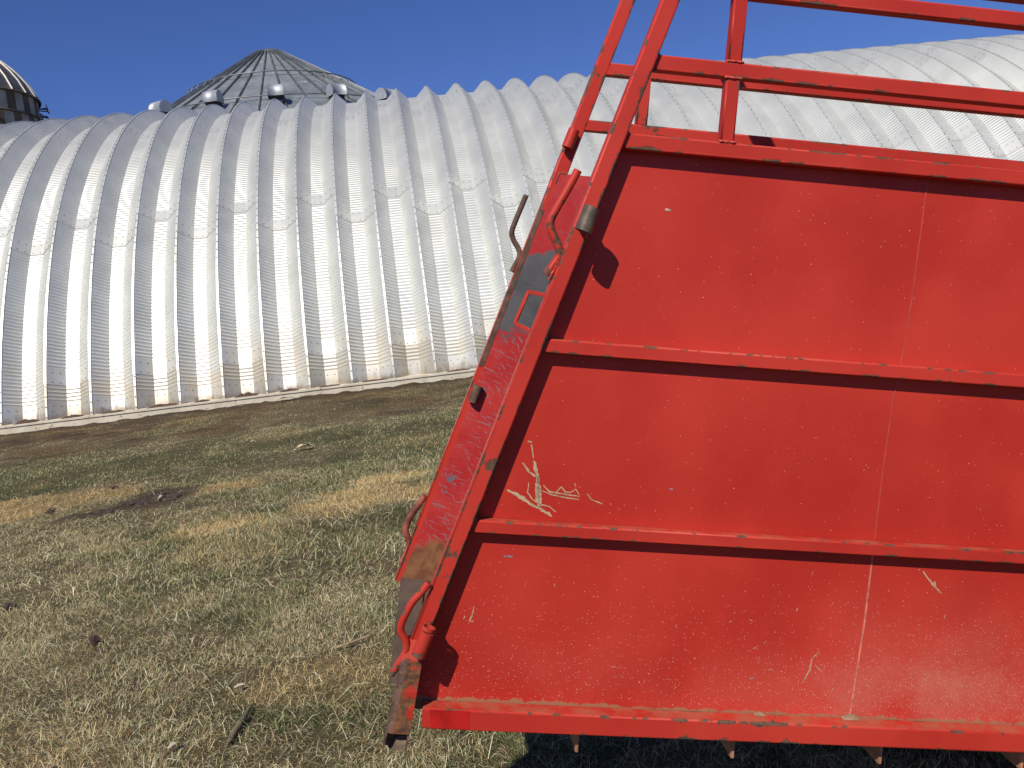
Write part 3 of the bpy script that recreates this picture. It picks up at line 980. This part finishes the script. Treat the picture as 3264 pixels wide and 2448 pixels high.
# gooseneck roof vents
VS = .0088 * BL
for k in (-2, -1, 0, 1, 2):
    t_ = 2 * math.pi * k / 18 + R_(0.6)
    rv = .160 * BL
    out = Vector((math.sin(t_), -math.cos(t_), 0)); sid = Vector((math.cos(t_), math.sin(t_), 0)); upv = Vector((0, 0, 1))
    o_ = out * rv + upv * (zr(rv) + .04)
    b = MB()
    # hood: half-round shell extruded sideways
    hw = VS * .78; prof = []
    for j in range(13):
        an = math.pi * 1.12 - j * (math.pi * 1.25) / 12
        prof.append((math.cos(an) * VS * 0.90, math.sin(an) * VS * .90 + VS * 1.0))
    bi = b.add([o_ + out * px + upv * pz - sid * hw for px, pz in prof] + [o_ + out * px + upv * pz + sid * hw for px, pz in prof])
    n_ = len(prof)
    for j in range(n_ - 1):
        b.face((bi + j, bi + j + 1, bi + n_ + j + 1, bi + n_ + j), None, 0, True)
    b.face([bi + j for j in range(n_)], None, 0); b.face([bi + n_ + j for j in reversed(range(n_))], None, 0)
    vent = b.build('roof_vent', M_vent, gbin)
    b = MB()
    for sx in (1,):
        q = [o_ - out * VS * .62 - sid * hw * .82, o_ + out * VS * .50 - sid * hw * .82, o_ + out * VS * .50 + sid * hw * .82, o_ - out * VS * .62 + sid * hw * .82]
        b.hexa([p_ - upv * VS * .35 for p_ in q] + [p_ + upv * VS * .60 for p_ in q])
    b.build('vent_neck', M_dark, vent)

# ------------------------------------------------------------------ old silo on the left
SL = 55.0; SR = 4.25
az2 = R_(-25.55) - math.asin(SR / SL)
slm = Matrix.Translation(Vector((SL * math.sin(az2), SL * math.cos(az2), 0))) @ Matrix.Rotation(-az2, 4, 'Z')
silo = thing('tower_silo', 'old round tower silo with dark ribbed dome and pale peeling staves at the left', 'silo', slm)
ZS = .2355 * SL + CAM_H
M_stp = simple('pale_stave', (0.36, 0.33, 0.28), .85, 0, .25, 1.5)
M_std = simple('bare_stave', (0.12, 0.09, 0.06), .9, 0, .35, 1.5)
M_dome = simple('dark_dome_sheet', (0.11, 0.108, 0.105), .5, .3, .3, 1.2)
M_drib = simple('pale_dome_rib', (0.62, 0.58, 0.50), .5, .3, .15)
V_, F_, FM_ = [], [], []
ns = 48
for row in range(14):
    z0_, z1_ = ZS - (row + 1) * 1.05, ZS - row * 1.05
    if z0_ < 0: z0_ = 0
    if z1_ <= 0: break
    for a in range(ns):
        t0 = 2 * math.pi * (a + (.5 if row % 2 else 0)) / ns; t1 = t0 + 2 * math.pi / ns
        bb = len(V_)
        for (t_, z_) in ((t0, z0_), (t1, z0_), (t1, z1_), (t0, z1_)):
            V_.append((SR * .975 * math.sin(t_), -SR * .975 * math.cos(t_), z_))
        F_.append((bb, bb + 1, bb + 2, bb + 3)); FM_.append(a % 2)
mk('stave_wall', V_, F_, [M_stp, M_std], silo, FM_)
DRr = 1.07 * SR; dzc = -math.sqrt(DRr ** 2 - SR ** 2)
b = MB()
nd, nr = 48, 12
for j in range(nr + 1):
    r_ = SR * (1 - j / nr) + .02
    z_ = ZS + dzc + math.sqrt(max(DRr ** 2 - r_ ** 2, 0))
    b.add([(r_ * math.sin(2 * math.pi * a / nd), -r_ * math.cos(2 * math.pi * a / nd), z_) for a in range(nd)])
for j in range(nr):
    for a in range(nd):
        a2 = (a + 1) % nd
        b.face((j * nd + a, j * nd + a2, (j + 1) * nd + a2, (j + 1) * nd + a), None, 0, True)
dome = b.build('dome', M_dome, silo)
for k in range(28):
    b = MB()
    t_ = 2 * math.pi * (k + .3) / 28
    b.tube([((r_) * math.sin(t_), -(r_) * math.cos(t_), ZS + dzc + math.sqrt(max(DRr ** 2 - r_ ** 2, 0)) + .03) for r_ in np.linspace(SR, .4, 12)], .055, 5, 0, False)
    b.build('dome_rib', M_drib, dome)
for zz, rr_ in ((ZS - .02, .06), (ZS - 1.04, .05), (ZS - 1.85, .05), (ZS - 2.7, .05)):
    b = MB()
    b.tube([((SR + .0) * math.sin(2 * math.pi * a / 64), -(SR + .0) * math.cos(2 * math.pi * a / 64), zz) for a in range(65)], rr_, 6, 0, False)
    b.build('hoop', M_std, silo)
b = MB()
aa = R_(86)        # broken filler-chute cage clinging to the right flank
for k in range(9):
    t_ = aa + random.uniform(-.20, .06); rr_ = SR + random.uniform(.05, .32)
    z_ = ZS + random.uniform(-1.9, -.05)
    p_ = Vector((rr_ * math.sin(t_), -rr_ * math.cos(t_), z_))
    q_ = p_ + Vector((random.uniform(-.8, .35), random.uniform(-.3, .3), random.uniform(-.9, .5)))
    b.tube([p_, q_], .035, 5, 0, True)
for k in range(5):
    p_ = Vector((SR * .97 * math.sin(aa), -SR * .97 * math.cos(aa), ZS - .3 - k * .42))
    b.tube([p_, p_ + Vector((.35, -.1, .02)), p_ + Vector((.38, -.3, -.1)), p_ + Vector((-.6, -.5, -.05))], .03, 5, 0, True)
b.build('ladder_cage', M_std, silo)


# ------------------------------------------------------------------ ground and grass
def vnoise(x, y, scale, seed):
    r = np.random.default_rng(seed); T = r.random((256, 256))
    xs, ys = x * scale, y * scale
    xi, yi = np.floor(xs).astype(int), np.floor(ys).astype(int)
    fx, fy = xs - xi, ys - yi
    fx = fx * fx * (3 - 2 * fx); fy = fy * fy * (3 - 2 * fy)
    g = lambda a, b_: T[a % 256, b_ % 256]
    return (g(xi, yi) * (1 - fx) + g(xi + 1, yi) * fx) * (1 - fy) + (g(xi, yi + 1) * (1 - fx) + g(xi + 1, yi + 1) * fx) * fy


def fbm(x, y, scale, seed, octv=4):
    s = 0; a = .5; t = 0
    for k in range(octv):
        s = s + a * vnoise(x, y, scale * 2 ** k, seed + k); t += a; a *= .55
    return s / t


def sstep(x, a, b):
    t = np.clip((x - a) / (b - a), 0, 1); return t * t * (3 - 2 * t)


def blob(x, y, cx, cy, rx, ry, ang, seed):
    c, s = math.cos(ang), math.sin(ang)
    u = ((x - cx) * c + (y - cy) * s) / rx; v = (-(x - cx) * s + (y - cy) * c) / ry
    d = np.sqrt(u * u + v * v) + (fbm(x, y, 2.6, seed, 3) - .5) * 1.1
    return 1 - sstep(d, .55, 1.1)


NDIST = lambda x, y: x * BN.x + y * BN.y       # distance out towards the barn


def fields(x, y):
    """straw, green, soil, wet mud weights of the turf"""
    nd = NDIST(x, y)
    n = fbm(x, y, .55, 21); n2 = fbm(x, y, 1.7, 40)
    green = sstep(n * .6 + n2 * .4, .46, .62) * .75
    green = np.maximum(green, sstep(12.9 - nd + (n2 - .5) * 3.0, 0, 1.0) * sstep(nd + (n2 - .5) * 2, 9.6, 11.2) * .62)
    green = np.maximum(green, .9 * blob(x, y, -2.45, 7.15, .75, .30, .3, 61))
    green = np.maximum(green, .8 * blob(x, y, -5.6, 10.0, 1.6, .55, .15, 62))
    straw = .0 * x
    for (cx, cy, rx, ry, an) in ((-4.75, 9.0, 1.05, .60, .25), (-5.0, 8.25, .75, .35, .2), (-1.33, 7.35, .75, .48, .5), (-1.2, 8.1, .4, .3, 0), (-2.5, 6.88, .42, .26, .5), (-3.0, 8.6, .5, .25, .2)):
        straw = np.maximum(straw, blob(x, y, cx, cy, rx, ry, an, int(60 + cx * 3 + 40)))
    straw = np.maximum(straw, .6 * blob(x, y, -1.0, 3.75, .42, .26, .3, 90))
    straw = np.maximum(straw, .30 * sstep(fbm(x, y, .9, 77), .58, .70))
    brown = sstep(nd + (n2 - .5) * 1.6 + (n - .5) * 1.2, 12.6, 13.6)
    brown = brown * (.35 + .65 * sstep(fbm(x, y, 1.1, 35), .38, .60)) * (1 - .0 * x)
    mud = np.maximum(blob(x, y, -3.53, 8.42, .44, .52, .5, 12), .9 * blob(x, y, -3.95, 8.02, .36, .16, .5, 13))
    mud = np.maximum(mud, .8 * blob(x, y, -4.81, 13.35, .35, .16, .1, 14))
    mud = np.maximum(mud, .8 * blob(x, y, -5.73, 13.0, .40, .16, .1, 15))
    mud = np.maximum(mud, .6 * blob(x, y, -2.9, 7.93, .22, .12, .2, 16))
    mud = np.maximum(mud, .7 * blob(x, y, -7.4, 12.5, .6, .14, .1, 17))
    mud = np.maximum(mud, .75 * sstep(nd + (n2 - .5) * .5, 16.35, 16.75))
    mud = np.maximum(mud, .55 * brown * sstep(fbm(x, y, 1.3, 33), .55, .66))
    return straw, green, brown, mud


def gz(x, y):
    nd = NDIST(x, y)
    return .065 * sstep(nd, 9, 16) + .022 * sstep(nd, 16.3, 16.95) * sstep(fbm(x, y, 1.6, 91, 3), .42, .75) + (fbm(x, y, .8, 5, 3) - .5) * .05 + (fbm(x, y, 7, 6, 2) - .5) * .022


def axis(lo, hi, step, far):
    core = list(np.arange(lo, hi + 1e-6, step)); outr = []; d = step * 2
    a = hi
    while a < far: a += d; d *= 1.5; outr.append(a)
    a = lo; d = step * 2; inn = []
    while a > -far: a -= d; d *= 1.5; inn.append(a)
    return np.array(list(reversed(inn)) + core + outr)


gxs = axis(-11, 5.5, .085, 900); gys = axis(0.5, 17.2, .085, 900)
GX, GY = np.meshgrid(gxs, gys, indexing='ij')
fade = np.where((np.abs(GX) > 60) | (np.abs(GY) > 60), 0.0, 1.0)
GZ = gz(GX, GY) * fade
st_, gr_, br_, mu_ = fields(GX, GY)
GZ = GZ + mu_ * (fbm(GX, GY, 8, 9, 2) - .35) * .10
GZ = np.where(NDIST(GX, GY) > BD + .1, np.minimum(GZ, .02), GZ)
ni, nj = GX.shape
I = np.arange(ni * nj).reshape(ni, nj)
quads = np.stack([I[:-1, :-1], I[1:, :-1], I[1:, 1:], I[:-1, 1:]], -1).reshape(-1, 4)
gv = np.stack([GX, GY, GZ], -1).reshape(-1, 3)


def mesh_np(name, verts, loops, starts, totals, mats, cols=None):
    me = bpy.data.meshes.new(name)
    me.vertices.add(len(verts)); me.vertices.foreach_set('co', verts.astype(np.float32).ravel())
    me.loops.add(len(loops)); me.loops.foreach_set('vertex_index', loops.astype(np.int32))
    me.polygons.add(len(starts))
    me.polygons.foreach_set('loop_start', starts.astype(np.int32))
    try: me.polygons.foreach_set('loop_total', totals.astype(np.int32))
    except Exception: pass
    for mt in mats: me.materials.append(mt)
    if cols is not None:
        a = me.attributes.new('tint', 'FLOAT_COLOR', 'POINT')
        a.data.foreach_set('color', np.concatenate([cols, np.ones((len(cols), 1))], 1).astype(np.float32).ravel())
    me.update(calc_edges=True); me.validate()
    o = bpy.data.objects.new(name, me); C.objects.link(o)
    return o


def ramp_cols(straw, green, brown, mud):
    c = np.ones(straw.shape + (3,)) * np.array([.115, .090, .046])
    mixin = lambda c, w, col: c * (1 - w[..., None]) + np.array(col) * w[..., None]
    c = mixin(c, green * .7, (.050, .060, .022))
    c = mixin(c, straw * .8, (.26, .185, .085))
    c = mixin(c, brown * .8, (.098, .058, .025))
    c = mixin(c, mud * .9, (.062, .043, .029))
    return c


def turf_mat(name, rough, bump):
    m, nt, b = mat(name)
    at = N(nt, 'ShaderNodeAttribute'); at.attribute_name = 'tint'
    if bump:
        wp = N(nt, 'ShaderNodeNewGeometry')
        n1 = noise(nt, wp.outputs['Position'], 28, 6, .7); n2 = noise(nt, wp.outputs['Position'], 160, 3, .6)
        f = math_n(nt, 'ADD', .55, math_n(nt, 'MULTIPLY', math_n(nt, 'ADD', n1, n2), .45))
        mx = N(nt, 'ShaderNodeVectorMath'); mx.operation = 'SCALE'
        L(nt, at.outputs['Color'], mx.inputs[0]); L(nt, f, mx.inputs['Scale'])
        L(nt, mx.outputs[0], b.inputs['Base Color'])
        bp = N(nt, 'ShaderNodeBump'); bp.inputs['Distance'].default_value = .03; bp.inputs['Strength'].default_value = 1
        L(nt, n1, bp.inputs['Height']); L(nt, bp.outputs[0], b.inputs['Normal'])
    else:
        L(nt, at.outputs['Color'], b.inputs['Base Color'])
        tr = N(nt, 'ShaderNodeBsdfTranslucent'); L(nt, at.outputs['Color'], tr.inputs['Color'])
        mxs = N(nt, 'ShaderNodeMixShader'); mxs.inputs[0].default_value = .25
        out = nt.nodes['Material Output']
        L(nt, b.outputs[0], mxs.inputs[1]); L(nt, tr.outputs[0], mxs.inputs[2]); L(nt, mxs.outputs[0], out.inputs['Surface'])
    b.inputs['Roughness'].default_value = rough
    b.inputs['Specular IOR Level'].default_value = .25
    return m


gcol = (ramp_cols(st_, gr_, br_, mu_) * (.55 + .9 * fbm(GX, GY, 3.1, 55, 4))[..., None]).reshape(-1, 3)
ground = mesh_np('ground', gv, quads.ravel(), np.arange(len(quads)) * 4, np.full(len(quads), 4), [turf_mat('turf_soil', .95, True)], gcol)
ground.data.polygons.foreach_set('use_smooth', np.ones(len(ground.data.polygons), dtype=bool))
tag(ground, 'worn farmyard ground under the grass', kind='structure')


def blades(n, xlo, xhi, ylo, yhi, wscale, lscale, seed, flat=False):
    r = np.random.default_rng(seed)
    x = r.uniform(xlo, xhi, n); y = r.uniform(ylo, yhi, n)
    nd = NDIST(x, y)
    s, g, bw, mu = fields(x, y)
    clump = fbm(x, y, 9, 70, 2)
    keep = (r.random(n) > mu * .90) & (nd < BD - .19) & (r.random(n) < (.35 + 1.1 * clump)) & (r.random(n) > bw * .12)
    x, y, s, g, bw, mu, nd, clump = [a[keep] for a in (x, y, s, g, bw, mu, nd, clump)]
    n = len(x)
    z = gz(x, y)
    flow = fbm(x, y, .9, 81, 3) * 4 * math.pi + 1.0
    ang = np.where(r.random(n) < .55, flow + r.normal(0, .7, n), r.uniform(0, 2 * math.pi, n))
    ln = lscale * (.032 + .055 * r.random(n) ** 1.5) * (1 + .5 * g) * (.6 + .8 * clump) * (1 - .35 * bw)
    lay = (.70 + .82 * r.random(n) ** .7) * np.where(g > .5, .88, 1.0)       # lean from vertical
    lay = np.clip(lay, .35, 1.5)
    if flat: lay = r.uniform(1.25, 1.5, n); ang = r.uniform(0, 2 * math.pi, n); z = z + .012
    wd = wscale * r.uniform(.0014, .0030, n)
    dx, dy = np.cos(ang), np.sin(ang)
    sx, sy = -dy, dx
    tw = r.uniform(-.6, .6, n)
    h1, l1 = np.cos(lay * .7) * ln * .55, np.sin(lay * .7) * ln * .55
    h2, l2 = h1 + np.cos(np.minimum(lay * 1.35, 1.75)) * ln * .45, l1 + np.sin(np.minimum(lay * 1.35, 1.75)) * ln * .45
    h2 = np.maximum(h2, .004)
    V = np.zeros((n, 5, 3))
    zz = z - .004
    V[:, 0] = np.stack([x + sx * wd / 2, y + sy * wd / 2, zz], 1)
    V[:, 1] = np.stack([x - sx * wd / 2, y - sy * wd / 2, zz], 1)
    V[:, 2] = np.stack([x + dx * l1 + sx * wd * .42, y + dy * l1 + sy * wd * .42, zz + h1 + tw * wd * .4], 1)
    V[:, 3] = np.stack([x + dx * l1 - sx * wd * .42, y + dy * l1 - sy * wd * .42, zz + h1 - tw * wd * .4], 1)
    V[:, 4] = np.stack([x + dx * l2, y + dy * l2, zz + h2], 1)
    # colour: dead straw, bleached, green, brown
    pal = np.array([[.36, .305, .165], [.50, .45, .29], [.085, .112, .040], [.215, .130, .056], [.50, .36, .165], [.20, .185, .075]])
    u = r.random(n)
    pg = .10 + .52 * g
    ps = .62 * s
    pb = .12 + .38 * bw
    kind = np.zeros(n, int)
    kind[u < .22] = 1
    kind[(u >= .22) & (u < .46)] = 5
    if flat: kind[:] = r.integers(0, 2, n)
    v = r.random(n); kind[v < pb] = 3
    v = r.random(n); kind[v < pg * (1 - bw * .75) * (1 - s)] = 2
    v = r.random(n); kind[v < ps] = 4
    col = pal[kind] * r.uniform(.45, 1.30, (n, 1)) * (1 + r.normal(0, .05, (n, 3)))
    col *= (1 - .22 * bw)[:, None]
    col = np.clip(col, .005, .9)
    col = np.clip(col * 1.62, .005, .9)
    tip = np.where((kind == 2)[:, None], col * .9 + np.array([.05, .04, .01]), col)
    cols = np.stack([col, col, col, col, tip], 1)
    return V, cols


parts = [blades(330000, -3.8, 2.7, 1.7, 5.2, .92, .62, 1), blades(330000, -6.8, 3.2, 5.2, 9.2, 1.15, .60, 2), blades(380000, -11, 5.2, 9.2, 17.0, 1.5, .52, 3),
         blades(24000, -3.8, 2.7, 1.7, 5.2, .95, 1.5, 4, True), blades(20000, -6.8, 3.2, 5.2, 9.2, 1.4, 1.7, 5, True)]
BV = np.concatenate([p[0] for p in parts]); BC = np.concatenate([p[1] for p in parts])
nb = len(BV)
base = (np.arange(nb) * 5)[:, None]
lq = np.concatenate([base + np.array([0, 1, 3, 2]), base + np.array([2, 3, 4])], 1).ravel()
stt = np.stack([np.arange(nb) * 7, np.arange(nb) * 7 + 4], 1).ravel()
tot = np.tile([4, 3], nb)
grass = mesh_np('grass', BV.reshape(-1, 3), lq, stt, tot, [turf_mat('grass_blade', .55, False)], BC.reshape(-1, 3))
tag(grass, 'short dry winter grass, straw mixed with green', kind='stuff')


# ------------------------------------------------------------------ litter lying on the turf
M_husk = simple('dry_husk', (0.55, 0.43, 0.27), .8, 0, .2, 20, .002, 60)
M_pleaf = simple('bleached_leaf', (0.48, 0.41, 0.30), .8, 0, .2, 20, .002, 60)
M_stick = simple('split_stick', (0.15, 0.12, 0.07), .85, 0, .35, 25, .002, 80)
M_clod = simple('dark_clod', (0.062, 0.042, 0.031), .95, 0, .4, 25, .006, 50)
M_plank = simple('weathered_splinter', (0.36, 0.26, 0.15), .85, 0, .3, 25, .002, 80)


def gzz(x, y): return float(gz(np.array([x]), np.array([y]))[0])


def leaf(name, label, cat, x, y, l, w, ang, mt, curl=.02, lift=.012, group=None):
    nl = 9; V_, F_ = [], []
    for j in range(nl):
        t_ = j / (nl - 1)
        ww = w * (math.sin(math.pi * min(1, t_ * .93 + .05)) ** .7) * random.uniform(.8, 1.15) / 2
        for sgn in (-1, 0, 1):
            V_.append((l * (t_ - .5), sgn * ww, lift + curl * math.sin(t_ * 3.1) + (abs(sgn) * ww * .5) * random.uniform(.3, 1.2)))
    for j in range(nl - 1):
        for k in range(2):
            q = j * 3 + k; F_.append((q, q + 3, q + 4, q + 1))
    nv = len(V_)
    V_ += [(a, b_, c - .0015) for a, b_, c in V_]
    F_ += [tuple(nv + i for i in reversed(f)) for f in F_]
    o = mk(name, V_, F_, mt)
    o.location = (x, y, gzz(x, y)); o.rotation_euler = (0, 0, ang)
    return tag(o, label, cat, group)


leaf('corn_husk', 'long pale corn husk lying just below the barn footing', 'husk', -4.14, 16.2, .34, .09, .25, M_pleaf, .02, .05)
leaf('corn_husk', 'flat pale husk strip left of the long husk by the footing', 'husk', -5.05, 16.0, .30, .06, .15, M_pleaf, .005, .045)
leaf('corn_husk', 'pale torn husk at the edge of the green strip', 'husk', -2.55, 10.5, .26, .10, .45, M_husk, .035, .03)
leaf('corn_husk', 'thin straw-coloured husk blade on the turf left of the chute', 'husk', -1.62, 9.15, .24, .018, .15, M_husk, .008, .03)
leaf('dry_leaf', 'small crumpled white leaf in the dark churned mud', 'leaf', -3.44, 8.33, .075, .055, .7, M_pleaf, .02, .035)
leaf('dry_leaf', 'pale curled leaf above the bleached grass tuft near the stick', 'leaf', -1.33, 3.73, .05, .03, .4, M_pleaf, .004, .03)
leaf('dry_leaf', 'pale leaf lying in the foreground left of the stick', 'leaf', -1.44, 3.24, .05, .028, 1.0, M_pleaf, .004, .028)
leaf('dry_leaf', 'small pale leaf on the green strip below the footing', 'leaf', -3.42, 11.35, .10, .05, .2, M_husk, .02, .03)


def clod(label, x, y, r_, sq=.6, lift=.0):
    bm2 = bmesh.new(); bmesh.ops.create_icosphere(bm2, subdivisions=2, radius=1)
    for v in bm2.verts:
        v.co *= random.uniform(.72, 1.18); v.co.z *= sq; v.co.x *= 1.35
        v.co *= r_
    me = bpy.data.meshes.new('dirt_clod'); bm2.to_mesh(me); bm2.free(); me.materials.append(M_clod)
    o = bpy.data.objects.new('dirt_clod', me); C.objects.link(o); o.location = (x, y, gzz(x, y) + r_ * sq * .6 + lift); o.rotation_euler = (0, 0, random.uniform(0, 3))
    return tag(o, label, 'dirt clod')


clod('dark brown clod sitting in the straw patch on the left', -4.50, 8.32, .050)
clod('dark clod at the left edge of the photo, split by a pale chip', -3.24, 5.33, .040, .7)
clod('lone black clod in the left foreground grass', -2.32, 4.48, .032, .8, .01)
clod('small dark clod at the upper edge of the straw patch', -4.35, 9.35, .035)
for k, (x, y, r_) in enumerate(((-3.75, 8.28, .07), (-3.50, 8.42, .06), (-3.62, 8.22, .05), (-3.42, 8.38, .045), (-3.95, 8.05, .05), (-3.85, 8.12, .04))):
    o = clod('dark wet clod in the churned mud patch right of the straw patch', x, y, r_, .5)
    o['group'] = 'clods in the churned mud patch'
for k in range(34):
    a_ = random.uniform(0, 6.283); q_ = random.random() ** .6
    x = -3.55 + .38 * q_ * math.cos(a_) + .12 * math.sin(a_); y = 8.38 + .38 * q_ * math.sin(a_)
    o = clod('dark wet clod in the churned mud patch right of the straw patch', x, y, random.uniform(.016, .045), .55)
    o['group'] = 'clods in the churned mud patch'

b = MB()
a_, c_ = Vector((-1.225, 3.20, gzz(-1.225, 3.2) + .022)), Vector((-1.215, 3.52, gzz(-1.215, 3.52) + .03))
pts_ = [a_.lerp(c_, k / 10) + Vector((random.uniform(-.003, .003), 0, random.uniform(-.002, .002))) for k in range(11)]
b.tube(pts_, .012, 8, 0, True, [.004, .010, .013, .014, .013, .014, .012, .010, .008, .006, .003])
tag(b.build('stick', M_stick), 'dark split stick lying in the foreground grass', 'stick')
b = MB()
a_, c_ = Vector((-.97, 4.05, gzz(-.97, 4.05) + .022)), Vector((-.82, 4.17, gzz(-.82, 4.17) + .03))
b.beam(a_, c_, .016, .007, (0, 0, 1), .002)
tag(b.build('wood_splinter', M_plank), 'weathered wood splinter in the grass beside the chute foot', 'wood splinter')
